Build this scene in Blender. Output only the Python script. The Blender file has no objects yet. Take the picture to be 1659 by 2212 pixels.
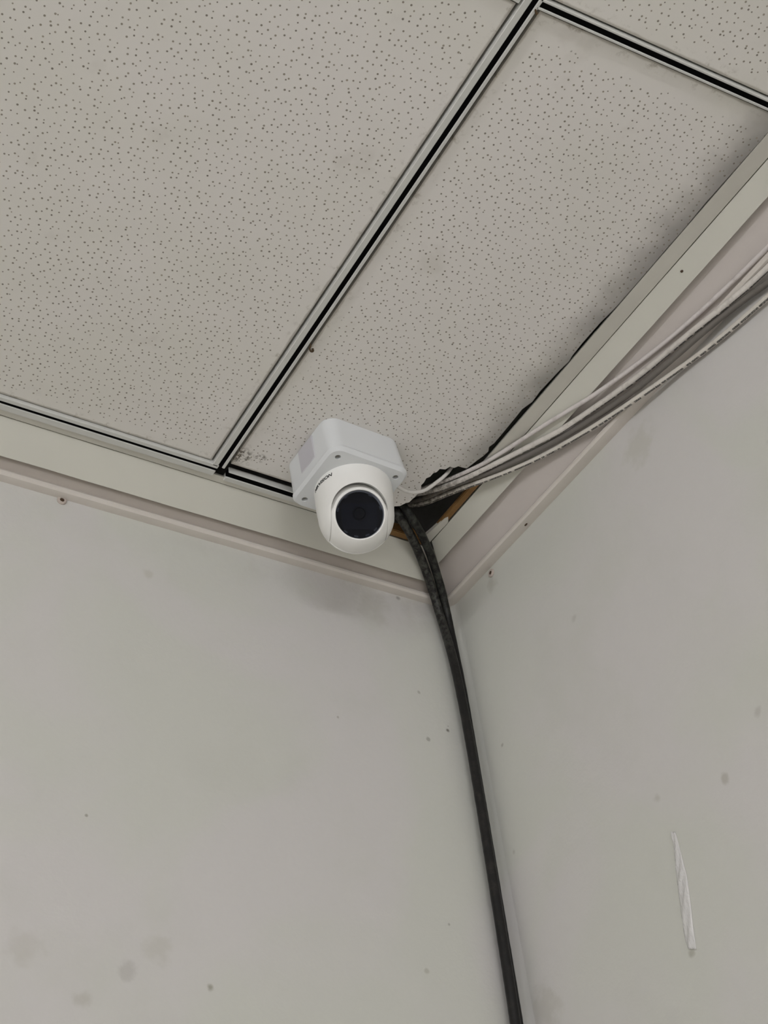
import bpy, bmesh, math, random
import numpy as np
from mathutils import Vector, Matrix
random.seed(7)
R_ = math.radians
scene = bpy.context.scene

# ------------------------------------------------------------------ camera
CAM_Z = 1.70                     # eye height; the suspended ceiling hangs 1 m above it
F_PX = 2830.0
yaw, pitch, roll = R_(36.05), R_(41.65), R_(-8.15)
fwd = Vector((math.sin(yaw)*math.cos(pitch), math.cos(yaw)*math.cos(pitch), math.sin(pitch)))
rgt0 = Vector((math.cos(yaw), -math.sin(yaw), 0))
up0 = rgt0.cross(fwd)
rgt = rgt0*math.cos(roll) + up0*math.sin(roll)
upv = -rgt0*math.sin(roll) + up0*math.cos(roll)
cd = bpy.data.cameras.new('camera')
cam = bpy.data.objects.new('camera', cd)
scene.collection.objects.link(cam)
cd.sensor_fit = 'VERTICAL'
cd.sensor_height = 24.0
cd.lens = F_PX/2212*24.0
cd.clip_start = 0.02
cam.matrix_world = Matrix(((rgt.x, upv.x, -fwd.x, 0), (rgt.y, upv.y, -fwd.y, 0), (rgt.z, upv.z, -fwd.z, CAM_Z), (0, 0, 0, 1)))
scene.camera = cam

# ------------------------------------------------------------------ world, exposure
w = bpy.data.worlds.new('world'); scene.world = w
w.use_nodes = True
w.node_tree.nodes['Background'].inputs[0].default_value = (0.8, 0.82, 0.85, 1)
w.node_tree.nodes['Background'].inputs[1].default_value = 0.05
scene.view_settings.view_transform = 'Standard'
scene.view_settings.look = 'None'
scene.view_settings.gamma = 1.0
scene.view_settings.use_curve_mapping = False
scene.view_settings.exposure = 0.0
LAMP_POWER = 2.62
scene.cycles.max_bounces = 6
scene.cycles.diffuse_bounces = 4
scene.cycles.glossy_bounces = 2
scene.cycles.transparent_max_bounces = 4

# ------------------------------------------------------------------ helpers
COL = scene.collection
CEIL = CAM_Z + 1.0
def S(z): return CAM_Z + z       # heights are measured from the eye

def ray(px, py):
    return rgt*((px-829.5)/F_PX) - upv*((py-1106.0)/F_PX) + fwd
def on_z(px, py, z=1.0):
    r = ray(px, py); t = z/r.z
    return Vector((r.x*t, r.y*t, CAM_Z+z))
def on_x(px, py, x):
    r = ray(px, py); t = x/r.x
    return Vector((x, r.y*t, CAM_Z+r.z*t))
def on_y(px, py, y):
    r = ray(px, py); t = y/r.y
    return Vector((r.x*t, y, CAM_Z+r.z*t))

def wpos(o):
    p = Vector((0, 0, 0))
    while o is not None:
        p += o.location; o = o.parent
    return p
def link(name, me, mat, parent=None, smooth=False):
    o = bpy.data.objects.new(name, me); COL.objects.link(o)
    if parent is not None: o.parent = parent
    mats = mat if isinstance(mat, (list, tuple)) else [mat]
    for m in mats: me.materials.append(m)
    if smooth:
        for p in me.polygons: p.use_smooth = True
    return o
def from_bm(name, bm, mat, parent=None, smooth=False, recalc=True):
    """bm is in world coordinates"""
    if recalc: bmesh.ops.recalc_face_normals(bm, faces=bm.faces)
    if parent is not None:
        bmesh.ops.translate(bm, verts=bm.verts, vec=-wpos(parent))
    me = bpy.data.meshes.new(name); bm.to_mesh(me); bm.free()
    return link(name, me, mat, parent, smooth)
def tag(o, label=None, cat=None, group=None, kind=None):
    if label: o['label'] = label
    if cat: o['category'] = cat
    if group: o['group'] = group
    if kind: o['kind'] = kind
    return o
def empty(name, loc, parent=None):
    o = bpy.data.objects.new(name, None); COL.objects.link(o)
    o.location = Vector(loc) - (wpos(parent) if parent else Vector((0, 0, 0)))
    o.parent = parent; o.empty_display_size = 0.05
    return o
def bm_box(bm, x0, x1, y0, y1, z0, z1):
    vs = [bm.verts.new((x, y, z)) for z in (z0, z1) for x, y in ((x0, y0), (x1, y0), (x1, y1), (x0, y1))]
    for f in ((0, 3, 2, 1), (4, 5, 6, 7), (0, 1, 5, 4), (1, 2, 6, 5), (2, 3, 7, 6), (3, 0, 4, 7)):
        bm.faces.new([vs[i] for i in f])
    return vs
def box(name, x0, x1, y0, y1, z0, z1, mat, parent=None, bevel=0):
    bm = bmesh.new(); bm_box(bm, x0, x1, y0, y1, z0, z1)
    if bevel: bmesh.ops.bevel(bm, geom=bm.edges[:], offset=bevel, segments=2, affect='EDGES')
    return from_bm(name, bm, mat, parent)
def prism(name, pts, z0, z1, mat, parent=None, uv=None):
    """extruded polygon, pts = [(x, y)]"""
    bm = bmesh.new()
    a = [bm.verts.new((x, y, z0)) for x, y in pts]
    b = [bm.verts.new((x, y, z1)) for x, y in pts]
    n = len(pts)
    bm.faces.new(a); bm.faces.new(b[::-1])
    for i in range(n):
        j = (i+1) % n
        bm.faces.new((a[i], b[i], b[j], a[j]))
    bmesh.ops.recalc_face_normals(bm, faces=bm.faces)
    if uv:
        uv = (uv[0], uv[1], uv[2] if len(uv) > 2 else max(q[0] for q in pts), uv[3] if len(uv) > 3 else min(q[1] for q in pts))
        l = bm.loops.layers.uv.new('edge'); l = bm.loops.layers.uv.new('edge2'); l = bm.loops.layers.uv['edge']; l2 = bm.loops.layers.uv['edge2']
        for f in bm.faces:
            for lp in f.loops:
                c = lp.vert.co; lp[l].uv = (c.x-uv[0], (uv[1](c.x) if callable(uv[1]) else uv[1])-c.y); lp[l2].uv = (uv[2]-c.x, c.y-(uv[3](c.x) if callable(uv[3]) else uv[3]))
    return from_bm(name, bm, mat, parent, recalc=False)
def smooth_path(pts, n=8):
    """Catmull-Rom through pts"""
    out = []
    P = [pts[0]*2-pts[1]] + list(pts) + [pts[-1]*2-pts[-2]]
    for i in range(1, len(P)-2):
        a, b, c, d = P[i-1], P[i], P[i+1], P[i+2]
        for k in range(n):
            t = k/n
            out.append(0.5*((2*b)+(c-a)*t+(2*a-5*b+4*c-d)*t*t+(3*b-a-3*c+d)*t*t*t))
    out.append(pts[-1])
    return out
def tube(name, pts, rad, mat, parent=None, seg=12, n=8, flat=1.0, jitter=0.0):
    """round cable; UV u = metres along it, v = angle 0..1; v=0 looks down (-z)"""
    path = smooth_path(pts, n) if n else list(pts)
    bm = bmesh.new(); uvl = bm.loops.layers.uv.new('cable')
    rings, us = [], []
    L = 0
    for i, p in enumerate(path):
        t = (path[min(i+1, len(path)-1)] - path[max(i-1, 0)]).normalized()
        if i: L += (p-path[i-1]).length
        side = t.cross(Vector((0.3, 0.5, -0.8))).normalized()
        dn = side.cross(t).normalized()
        r = rad(i/(len(path)-1)) if callable(rad) else rad
        rr = r*(1+random.uniform(-jitter, jitter))
        rings.append([bm.verts.new(p + (dn*math.cos(2*math.pi*k/seg)*flat + side*math.sin(2*math.pi*k/seg))*rr) for k in range(seg)])
        us.append(L)
    for i in range(len(rings)-1):
        for k in range(seg):
            k2 = (k+1) % seg
            f = bm.faces.new((rings[i][k], rings[i][k2], rings[i+1][k2], rings[i+1][k]))
            for lp, (u, v) in zip(f.loops, ((us[i], k/seg), (us[i], (k+1)/seg), (us[i+1], (k+1)/seg), (us[i+1], k/seg))):
                lp[uvl].uv = (u, v)
    bm.faces.new(rings[0]); bm.faces.new(rings[-1])
    return from_bm(name, bm, mat, parent, smooth=True)
def revolve(bm, prof, c, axis=Vector((0, 0, 1)), seg=64, cap=True):
    """prof = [(radius, distance along axis)]"""
    axis = axis.normalized()
    u = axis.orthogonal().normalized(); v = axis.cross(u)
    rings = []
    for r, h in prof:
        if r < 1e-6: rings.append([bm.verts.new(c+axis*h)])
        else: rings.append([bm.verts.new(c+axis*h+(u*math.cos(2*math.pi*k/seg)+v*math.sin(2*math.pi*k/seg))*r) for k in range(seg)])
    for a, b in zip(rings, rings[1:]):
        for k in range(seg):
            k2 = (k+1) % seg
            if len(a) == 1 and len(b) == 1: continue
            if len(a) == 1: bm.faces.new((a[0], b[k], b[k2]))
            elif len(b) == 1: bm.faces.new((a[k], b[0], a[k2]))
            else: bm.faces.new((a[k], a[k2], b[k2], b[k]))
    if cap:
        for rg in (rings[0], rings[-1]):
            if len(rg) > 2: bm.faces.new(rg)
    return rings
def boolean(o, cutter, op='DIFFERENCE'):
    m = o.modifiers.new('b', 'BOOLEAN'); m.object = cutter; m.operation = op; m.solver = 'EXACT'
    bpy.context.view_layer.update()
    dg = bpy.context.evaluated_depsgraph_get()
    me = bpy.data.meshes.new_from_object(o.evaluated_get(dg))
    o.modifiers.clear()
    old = o.data; o.data = me
    bpy.data.meshes.remove(old)
    bpy.data.objects.remove(cutter)
def auto_smooth(o, ang=35):
    me = o.data
    bm = bmesh.new(); bm.from_mesh(me)
    for f in bm.faces: f.smooth = True
    for e in bm.edges:
        if len(e.link_faces) == 2 and e.calc_face_angle(0) > R_(ang): e.smooth = False
    bm.to_mesh(me); bm.free()

# ------------------------------------------------------------------ materials
def srgb(r, g, b):
    f = lambda c: (c/255/12.92) if c/255 <= 0.04045 else ((c/255+0.055)/1.055)**2.4
    return (f(r), f(g), f(b), 1)
class NT:
    def __init__(s, name):
        s.m = bpy.data.materials.new(name); s.m.use_nodes = True
        s.t = s.m.node_tree; s.p = s.t.nodes['Principled BSDF']; s.L = s.t.links
    def n(s, typ, **kw):
        nd = s.t.nodes.new(typ)
        for k, v in kw.items(): setattr(nd, k, v)
        return nd
    def set(s, nd, key, v):
        if hasattr(v, 'is_output'): s.L.new(v, nd.inputs[key])
        else: nd.inputs[key].default_value = v
    def pos(s): return s.n('ShaderNodeNewGeometry').outputs['Position']
    def obj(s): return s.n('ShaderNodeTexCoord').outputs['Object']
    def math(s, op, a, b=0.0, c=0.0, clamp=False):
        nd = s.n('ShaderNodeMath', operation=op, use_clamp=clamp)
        s.set(nd, 0, a); s.set(nd, 1, b); s.set(nd, 2, c); return nd.outputs[0]
    def noise(s, vec, scale, detail=3, rough=0.55, dist=0.0):
        nd = s.n('ShaderNodeTexNoise'); s.set(nd, 'Vector', vec); s.set(nd, 'Scale', scale)
        s.set(nd, 'Detail', detail); s.set(nd, 'Roughness', rough); s.set(nd, 'Distortion', dist)
        return nd.outputs['Fac']
    def ramp(s, fac, lo, hi, a=0.0, b=1.0):
        nd = s.n('ShaderNodeMapRange', interpolation_type='SMOOTHSTEP'); s.set(nd, 0, fac)
        s.set(nd, 1, lo); s.set(nd, 2, hi); s.set(nd, 3, a); s.set(nd, 4, b); return nd.outputs[0]
    def mix(s, fac, a, b, mode='MIX'):
        nd = s.n('ShaderNodeMix', data_type='RGBA', blend_type=mode)
        s.set(nd, 0, fac); s.set(nd, 6, a); s.set(nd, 7, b); return nd.outputs[2]
    def scaled(s, vec, sc, off=(0, 0, 0)):
        nd = s.n('ShaderNodeMapping'); s.set(nd, 'Vector', vec)
        nd.inputs['Scale'].default_value = sc; nd.inputs['Location'].default_value = off
        return nd.outputs[0]
    def spot(s, vec, c, r, soft=0.6, wob=None):
        """1 inside a round mark at c"""
        nd = s.n('ShaderNodeVectorMath', operation='DISTANCE'); s.set(nd, 0, vec); nd.inputs[1].default_value = c
        d = nd.outputs['Value']
        if wob is not None: d = s.math('ADD', d, s.math('MULTIPLY', s.math('SUBTRACT', wob, 0.5), r*1.6))
        return s.ramp(d, r*(1-soft), r, 1.0, 0.0)
    def bump(s, h, strength, dist=0.001):
        nd = s.n('ShaderNodeBump'); s.set(nd, 'Height', h); s.set(nd, 'Strength', strength); s.set(nd, 'Distance', dist)
        s.L.new(nd.outputs[0], s.p.inputs['Normal'])
    def out(s, col, rough=0.6, metal=0.0, spec=0.4):
        s.set(s.p, 'Base Color', col); s.set(s.p, 'Roughness', rough); s.set(s.p, 'Metallic', metal)
        s.set(s.p, 'Specular IOR Level', spec)
        return s.m

def plain(name, col, rough=0.5, mottle=0.06, scale=40, bump=0.0, bscale=300, spec=0.4, metal=0.0):
    t = NT(name); p = t.obj()
    n1 = t.noise(p, scale, 4)
    dark = tuple(c*(1-mottle*2) for c in col[:3])+(1,)
    lite = tuple(min(1, c*(1+mottle*2)) for c in col[:3])+(1,)
    if bump: t.bump(t.noise(p, bscale, 4), bump)
    return t.out(t.mix(n1, dark, lite), rough, metal, spec)

# wall paint: off-white emulsion, faint green and pink clouds, scuffs
def wall_paint(name, marks=(), smear=()):
    t = NT(name); p = t.pos()
    big = t.noise(p, 4.2, 3, 0.5, 0.5)
    mid = t.noise(t.scaled(p, (1, 1, 1), (5, 1, 2)), 9.0, 3, 0.55)
    base = t.mix(t.ramp(big, 0.40, 0.62), srgb(209, 206, 202), srgb(206, 206, 197))
    base = t.mix(t.ramp(mid, 0.5, 0.75, 0, 0.35), base, srgb(200, 200, 190))
    fine = t.noise(p, 160, 3)
    base = t.mix(t.math('MULTIPLY', fine, 0.05), base, srgb(150, 146, 136))
    speck = t.n('ShaderNodeTexVoronoi', feature='F1'); t.set(speck, 'Vector', p); t.set(speck, 'Scale', 22.0)
    sp = t.ramp(speck.outputs['Distance'], 0.02, 0.05, 1, 0)
    keep = t.ramp(t.noise(t.scaled(p, (1, 1, 1), (3, 8, 4)), 4.5, 2), 0.58, 0.66)
    base = t.mix(t.math('MULTIPLY', t.math('MULTIPLY', sp, keep), 0.6), base, srgb(120, 112, 96))
    wob = t.noise(p, 70, 3)
    for c, r, col, k in marks:
        base = t.mix(t.math('MULTIPLY', t.spot(p, c, r, 0.75, wob), k*0.6), base, srgb(*col))
    for fn, col, k in smear:
        base = t.mix(t.math('MULTIPLY', fn(t, p), k), base, srgb(*col))
    t.bump(t.noise(p, 200, 2), 0.08, 0.002)
    return t.out(base, 0.55, 0, 0.35)

# mineral-fibre tile: pin-hole perforations, grubby patches
def tile_mat(name, soot=False, mould=None):
    t = NT(name); p = t.pos()
    flat = t.scaled(p, (1, 1, 0))
    v = t.n('ShaderNodeTexVoronoi', feature='F1', voronoi_dimensions='2D'); t.set(v, 'Vector', flat)
    t.set(v, 'Scale', 142.0); t.set(v, 'Randomness', 0.78)
    sep = t.n('ShaderNodeSeparateColor'); t.L.new(v.outputs['Color'], sep.inputs[0])
    rad = t.math('MULTIPLY_ADD', sep.outputs[0], 0.06, 0.098)
    dot = t.ramp(t.math('DIVIDE', v.outputs['Distance'], rad), 0.65, 1.1, 1, 0)
    uvn = t.n('ShaderNodeUVMap', uv_map='edge')
    su = t.n('ShaderNodeSeparateXYZ'); t.L.new(uvn.outputs[0], su.inputs[0])
    u, vv = su.outputs[0], su.outputs[1]
    uvn2 = t.n('ShaderNodeUVMap', uv_map='edge2')
    su2 = t.n('ShaderNodeSeparateXYZ'); t.L.new(uvn2.outputs[0], su2.inputs[0])
    jag = t.math('MULTIPLY', t.math('SUBTRACT', t.noise(flat, 60, 1), 0.5), 0.016)
    rim = t.math('MINIMUM', t.math('MINIMUM', u, su2.outputs[0]), t.math('MINIMUM', vv, t.math('SUBTRACT', su2.outputs[1], 0.010)))
    bd = t.ramp(t.math('ADD', rim, jag), 0.010, 0.012)
    dot = t.math('MULTIPLY', dot, bd)
    n1 = t.noise(p, 5.0, 3, 0.6)
    base = t.mix(t.ramp(n1, 0.38, 0.68), srgb(229, 225, 219), srgb(225, 222, 213))
    st = t.ramp(t.noise(t.scaled(p, (1, 1, 1), (9, 3, 1)), 16, 4, 0.6), 0.60, 0.78)
    base = t.mix(t.math('MULTIPLY', st, 0.14), base, srgb(150, 142, 122))
    # brown shadow line painted along tile edges, plus dust in tufts by the rails
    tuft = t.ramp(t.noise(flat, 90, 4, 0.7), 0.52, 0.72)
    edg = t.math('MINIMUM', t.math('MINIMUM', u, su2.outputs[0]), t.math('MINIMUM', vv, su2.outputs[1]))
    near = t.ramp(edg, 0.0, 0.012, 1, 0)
    edge_shade = t.ramp(t.math('ADD', edg, t.math('MULTIPLY', t.math('SUBTRACT', t.noise(flat, 45, 3), 0.5), 0.004)), 0.0006, 0.0030, 1, 0)
    base = t.mix(t.math('MULTIPLY', edge_shade, 0.5), base, srgb(122, 112, 92))
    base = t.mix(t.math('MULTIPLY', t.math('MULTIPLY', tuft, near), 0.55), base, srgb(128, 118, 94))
    if soot:
        edge = t.ramp(t.math('ADD', u, t.math('MULTIPLY', t.math('SUBTRACT', t.noise(flat, 26, 3), 0.5), 0.035)), 0.205, 0.262)
        base = t.mix(t.math('MULTIPLY', edge, 0.66), base, srgb(92, 89, 84))
    if mould:
        for c, r in mould:
            m = t.math('MULTIPLY', t.spot(p, c, r, 0.7), t.ramp(t.noise(flat, 190, 4, 0.7), 0.47, 0.55))
            base = t.mix(t.math('MULTIPLY', m, 0.85), base, srgb(74, 62, 44))
    tone = t.mix(sep.outputs[1], srgb(126, 119, 108), srgb(160, 151, 136))
    base = t.mix(t.math('MULTIPLY', dot, 0.95), base, tone)
    t.bump(t.math('SUBTRACT', t.math('MULTIPLY', t.noise(p, 300, 3), 0.3), dot), 0.25, 0.001)
    return t.out(base, 0.85, 0, 0.2)

M = {}
M['rail'] = plain('rail_white_enamel', srgb(208, 208, 202), 0.4, 0.03, 60)
M['slot'] = plain('rail_slot_black', srgb(9, 9, 9), 0.9, 0.0, spec=0.05)
M['cream'] = plain('cream_gloss_paint', srgb(206, 204, 192), 0.45, 0.035, 9, 0.10, 60)
M['flange'] = plain('grubby_cream_flange', srgb(208, 205, 194), 0.5, 0.06, 14, 0.1, 90)
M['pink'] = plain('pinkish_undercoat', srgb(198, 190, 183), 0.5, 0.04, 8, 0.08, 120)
M['taupe'] = plain('taupe_band_tone', srgb(176, 167, 157), 0.5, 0.04, 9, 0.08, 120)  # left cornice band, a darker tone than the right one
M['bead'] = plain('pale_pink_bead_paint', srgb(213, 206, 197), 0.5, 0.05, 16, 0.15, 120)
M['wood'] = plain('bare_brown_wood', srgb(134, 100, 58), 0.7, 0.16, 70, 0.3, 200)
M['slab'] = plain('plenum_concrete', srgb(60, 58, 56), 0.9, 0.1, 6)
M['camera_white'] = plain('white_camera_plastic', srgb(243, 242, 237), 0.38, 0.012, 20)
M['box_white'] = plain('white_painted_metal_box', srgb(222, 224, 224), 0.4, 0.012, 30)
M['cover'] = plain('grey_cover_plastic', srgb(196, 194, 198), 0.5, 0.02, 30)
M['black'] = plain('matt_black_plastic', srgb(11, 11, 15), 0.6, 0.02, spec=0.12)
M['hole'] = plain('screw_recess_grey', srgb(150, 145, 134), 0.6, 0.05)
M['print'] = plain('black_print', srgb(22, 22, 22), 0.5, 0.0)
M['dust'] = plain('brown_dust', srgb(78, 62, 42), 0.95, 0.2, 200)
M['plug'] = plain('pale_wall_plug', srgb(188, 176, 166), 0.6, 0.05)
M['rust'] = plain('rusty_metal', srgb(70, 52, 36), 0.6, 0.2, 300)
M['floor'] = plain('pale_floor_tile', srgb(212, 209, 203), 0.5, 0.04, 4)
M['tube_frame'] = plain('lamp_enamel', srgb(230, 230, 228), 0.4, 0.01)

# ------------------------------------------------------------------ room shell
WX, WY = 0.798, 0.988            # right wall plane x, left wall plane y
X0, Y0 = -3.2, -3.6              # the other two walls
TOP = S(1.42)                    # structural slab above the suspended ceiling

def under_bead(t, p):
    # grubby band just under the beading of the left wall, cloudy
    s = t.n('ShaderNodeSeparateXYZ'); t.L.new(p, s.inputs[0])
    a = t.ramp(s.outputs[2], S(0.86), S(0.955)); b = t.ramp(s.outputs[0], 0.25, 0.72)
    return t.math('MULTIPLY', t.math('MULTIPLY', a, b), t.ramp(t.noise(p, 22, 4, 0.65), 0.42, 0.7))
marksL = [(on_y(275, 2095, WY), 0.012, (150, 146, 138), 0.5), (on_y(455, 2133, WY), 0.0045, (104, 96, 62), 0.9),
          (on_y(180, 2160, WY), 0.010, (160, 156, 138), 0.5), (on_y(345, 2050, WY), 0.016, (176, 173, 156), 0.45),
          (on_y(50, 2045, WY), 0.02, (178, 173, 160), 0.4), (on_y(730, 1549, WY), 0.0025, (120, 108, 84), 0.8),
          (on_y(800, 1310, WY), 0.03, (170, 166, 152), 0.4), (on_y(925, 1597, WY), 0.003, (110, 104, 92), 0.8),
          (on_y(970, 1997, WY), 0.0025, (110, 104, 92), 0.8), (on_y(860, 1292, WY), 0.004, (70, 62, 50), 0.8),
          (on_y(905, 1496, WY), 0.0025, (120, 112, 98), 0.7), (on_y(320, 1240, WY), 0.008, (172, 168, 150), 0.5),
          (on_y(967, 1577, WY), 0.0035, (84, 74, 60), 1.3), (on_y(968, 1569, WY), 0.002, (90, 80, 66), 1.0),
          (on_y(922, 2097, WY), 0.004, (150, 146, 128), 0.7)]
marksR = [(on_x(1062, 1262, WX), 0.012, (165, 162, 148), 0.6), (on_x(1240, 1335, WX), 0.006, (160, 156, 146), 0.5),
          (on_x(1420, 1725, WX), 0.006, (168, 165, 150), 0.6), (on_x(1566, 1682, WX), 0.006, (140, 134, 112), 0.6),
          (on_x(1085, 1610, WX), 0.003, (120, 112, 100), 0.7), (on_x(1637, 1537, WX), 0.006, (160, 156, 146), 0.6),
          (on_x(1380, 960, WX), 0.03, (178, 177, 158), 0.5), (on_x(1493, 2060, WX), 0.005, (140, 136, 116), 0.8),
          (on_x(1180, 2180, WX), 0.03, (170, 166, 150), 0.5), (on_x(1110, 1840, WX), 0.004, (150, 145, 132), 0.7)]
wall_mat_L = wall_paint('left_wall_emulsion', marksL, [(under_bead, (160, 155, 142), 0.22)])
wall_mat_R = wall_paint('right_wall_emulsion', marksR)
wall_mat = plain('room_wall_emulsion', srgb(212, 210, 204), 0.6, 0.01, 3)

TH = 0.12
# left wall carries the plastered, rounded internal corner
bm = bmesh.new()
FR = 0.016
prof = [(X0, WY), (WX-FR, WY)]
for k in range(1, 9):
    a = math.pi/2*k/8
    prof.append((WX-FR+FR*math.sin(a), WY-FR+FR*math.cos(a)))
prof += [(WX+0.004, WY-FR), (WX+0.004, WY+TH), (X0, WY+TH)]
a = [bm.verts.new((x, y, 0)) for x, y in prof]; b = [bm.verts.new((x, y, TOP)) for x, y in prof]
for i in range(len(prof)):
    j = (i+1) % len(prof); f = bm.faces.new((a[i], a[j], b[j], b[i])); f.smooth = 0 < i < 9
bm.faces.new(a); bm.faces.new(b)
wl = from_bm('wall_left', bm, wall_mat_L); auto_smooth(wl, 30); tag(wl, 'off-white painted wall on the left with smudges and stains', 'wall', kind='structure')
wr = box('wall_right', WX, WX+TH, Y0, WY+TH, 0, TOP, wall_mat_R)
tag(wr, 'off-white painted wall on the right with clear tape strip', 'wall', kind='structure')
wb = box('wall_back', X0, WX+TH, Y0-TH, Y0, 0, TOP, wall_mat); tag(wb, 'off-white wall behind the viewer', 'wall', kind='structure')
ws = box('wall_side', X0-TH, X0, Y0-TH, WY+TH, 0, TOP, wall_mat); tag(ws, 'off-white wall far to the left of the viewer', 'wall', kind='structure')
fl = box('floor', X0, WX, Y0, WY, -0.1, 0, M['floor']); tag(fl, 'pale tiled floor', 'floor', kind='structure')
ceiling = box('ceiling', X0, WX, Y0, WY, TOP, TOP+0.1, M['slab'])
tag(ceiling, 'suspended ceiling of perforated white tiles in slotted metal rails', 'ceiling', kind='structure')

# ------------------------------------------------------------------ suspended ceiling: tiles
TZ0, TZ1 = S(1.0), S(1.014)
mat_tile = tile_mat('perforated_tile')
c_m = on_z(522, 985); c_m2 = on_z(563, 990)
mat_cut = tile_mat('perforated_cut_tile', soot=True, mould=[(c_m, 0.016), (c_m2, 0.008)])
def rect(x0, x1, y0, y1): return [(x0, y0), (x1, y0), (x1, y1), (x0, y1)]
TEE_X = 0.4575                   # main rail beside the camera
CROSS_Y = 0.3245                 # cross rail where it meets the main rail
SK = (on_z(1659, 224).y - CROSS_Y)/(on_z(1659, 224).x - TEE_X)     # the cross rail of the border bay sits askew
def cross_y(x): return CROSS_Y + SK*(x-TEE_X)
# the big tile on the left
prism('ceiling_tile', rect(-0.1427, 0.4464, 0.334, 0.9132), TZ0, TZ1, mat_tile, ceiling, uv=(-0.1427, 0.9132))
# the cut border tile, its right edge hacked off and its corner broken away
edge_px = [(1659, 286), (1590, 364), (1520, 443), (1478, 494), (1440, 537), (1380, 607), (1330, 664), (1295, 699), (1258, 741), (1235, 770),
           (1229, 781), (1210, 799), (1166, 846), (1150, 868), (1128, 884), (1116, 899), (1098, 921), (1084, 938), (1068, 957), (1056, 966), (1055, 975),
           (1044, 985), (1033, 993), (1020, 1003), (1008, 1012), (999, 1010), (990, 1007), (981, 1011), (972, 1008), (962, 1014), (950, 1013), (943, 1020),
           (936, 1022), (929, 1030), (921, 1033), (916, 1042), (910, 1048), (909, 1057), (903, 1066), (896, 1074),
           (892, 1077), (884, 1085), (876, 1087), (864, 1093), (852, 1094), (838, 1098), (822, 1094)]
right = [(on_z(*p).x, on_z(*p).y) for p in edge_px]
yb = 0.9095
x_end = right[-1][0]-0.004
xl = 0.4680
cut = [(xl, cross_y(xl)+0.0065), (right[0][0], cross_y(right[0][0])+0.0065)] + right[0:] + [(x_end, yb), (xl, yb)]
cut = [cut[0], cut[1]] + [p for p in cut[2:] if p[1] > cut[1][1]+0.001]
prism('ceiling_tile', cut, TZ0, TZ1, mat_cut, ceiling, uv=(xl, yb, 9.0, lambda x: cross_y(x)+0.0065))
# the tile beyond the cross rail, and the rest of the grid out of view
xr = 0.7205
prism('ceiling_tile', [(xl, -0.27), (xr, -0.27), (xr, cross_y(xr)-0.0065), (xl, cross_y(xl)-0.0065)], TZ0, TZ1, mat_tile, ceiling, uv=(xl, lambda x: cross_y(x)-0.0065, 9.0))
ys = [0.334, -0.27, -0.87, -1.47, -2.07, -2.67, -3.27, Y0]
xs = [0.4455+0.0125, -0.1505, -0.7505, -1.3505, -1.9505, -2.5505, X0]
for j in range(len(ys)-1):
    ya, yb2 = ys[j+1]+(0.0078 if j < len(ys)-2 else 0), ys[j]-0.0078
    if j == 0: yb2 = CROSS_Y-0.0065
    for i in range(len(xs)-1):
        prism('ceiling_tile', rect(xs[i+1]+(0.0078 if i < len(xs)-2 else 0), xs[i]-(0.0115 if i == 0 else 0.0078), ya, yb2), TZ0, TZ1, mat_tile, ceiling, uv=(xs[i+1]+(0.0078 if i < len(xs)-2 else 0), yb2))
    if j >= 1: prism('ceiling_tile', rect(xl, xr, ya, yb2), TZ0, TZ1, mat_tile, ceiling, uv=(xl, yb2, 9.0))
for i in range(1, len(xs)-1):
    prism('ceiling_tile', rect(xs[i+1]+(0.0078 if i < len(xs)-2 else 0), xs[i]-(0.0115 if i == 0 else 0.0078), 0.334, 0.9135), TZ0, TZ1, mat_tile, ceiling, uv=(xs[i+1]+(0.0078 if i < len(xs)-2 else 0), 0.9135))

# ------------------------------------------------------------------ slotted rails
def rail(name, p0, p1, a, s0, s1, b, drop=0.004, top=0.02, ends=True):
    """rail along p0->p1 (xy); offsets a < s0 < s1 < b to the right of the line; slot between s0 and s1"""
    p0 = Vector((p0[0], p0[1], 0)); p1 = Vector((p1[0], p1[1], 0))
    d = (p1-p0).normalized(); nrm = Vector((d.y, -d.x, 0))
    z0, z1 = S(1.0-drop), S(1.0+top)
    def strip(nm, o0, o1, za, zb, mat, par):
        bm = bmesh.new()
        vs = [bm.verts.new((q+nrm*o)+Vector((0, 0, z))) for z in (za, zb) for q, o in ((p0, o0), (p1, o0), (p1, o1), (p0, o1))]
        for f in ((0, 3, 2, 1), (4, 5, 6, 7), (0, 1, 5, 4), (1, 2, 6, 5), (2, 3, 7, 6), (3, 0, 4, 7)): bm.faces.new([vs[i] for i in f])
        if nm != 'rail_slot': bmesh.ops.bevel(bm, geom=bm.edges[:], offset=0.0006, segments=1, affect='EDGES')
        return from_bm(nm, bm, mat, par)
    r = empty(name, ((p0+p1)/2)+Vector((0, 0, z0)), ceiling)
    strip('rail_flange', a, s0, z0, z1, M['rail'], r)
    strip('rail_flange', s1, b, z0, z1, M['rail'], r)
    strip('rail_slot', s0-0.0002, s1+0.0002, S(1.0-drop+0.0012), z1-0.001, M['slot'], r)
    return r
# main rail running to the left wall (offsets to the right of travel towards +y are +x)
rail('main_rail', (TEE_X, -3.55), (TEE_X, 0.9165), -0.0085, -0.0022, 0.0028, 0.0062)
# askew cross rail beyond the cut tile
rail('cross_rail', (TEE_X+0.004, cross_y(TEE_X+0.004)), (0.7205, cross_y(0.7205)), -0.0046, -0.0024, 0.0024, 0.0048)
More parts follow.
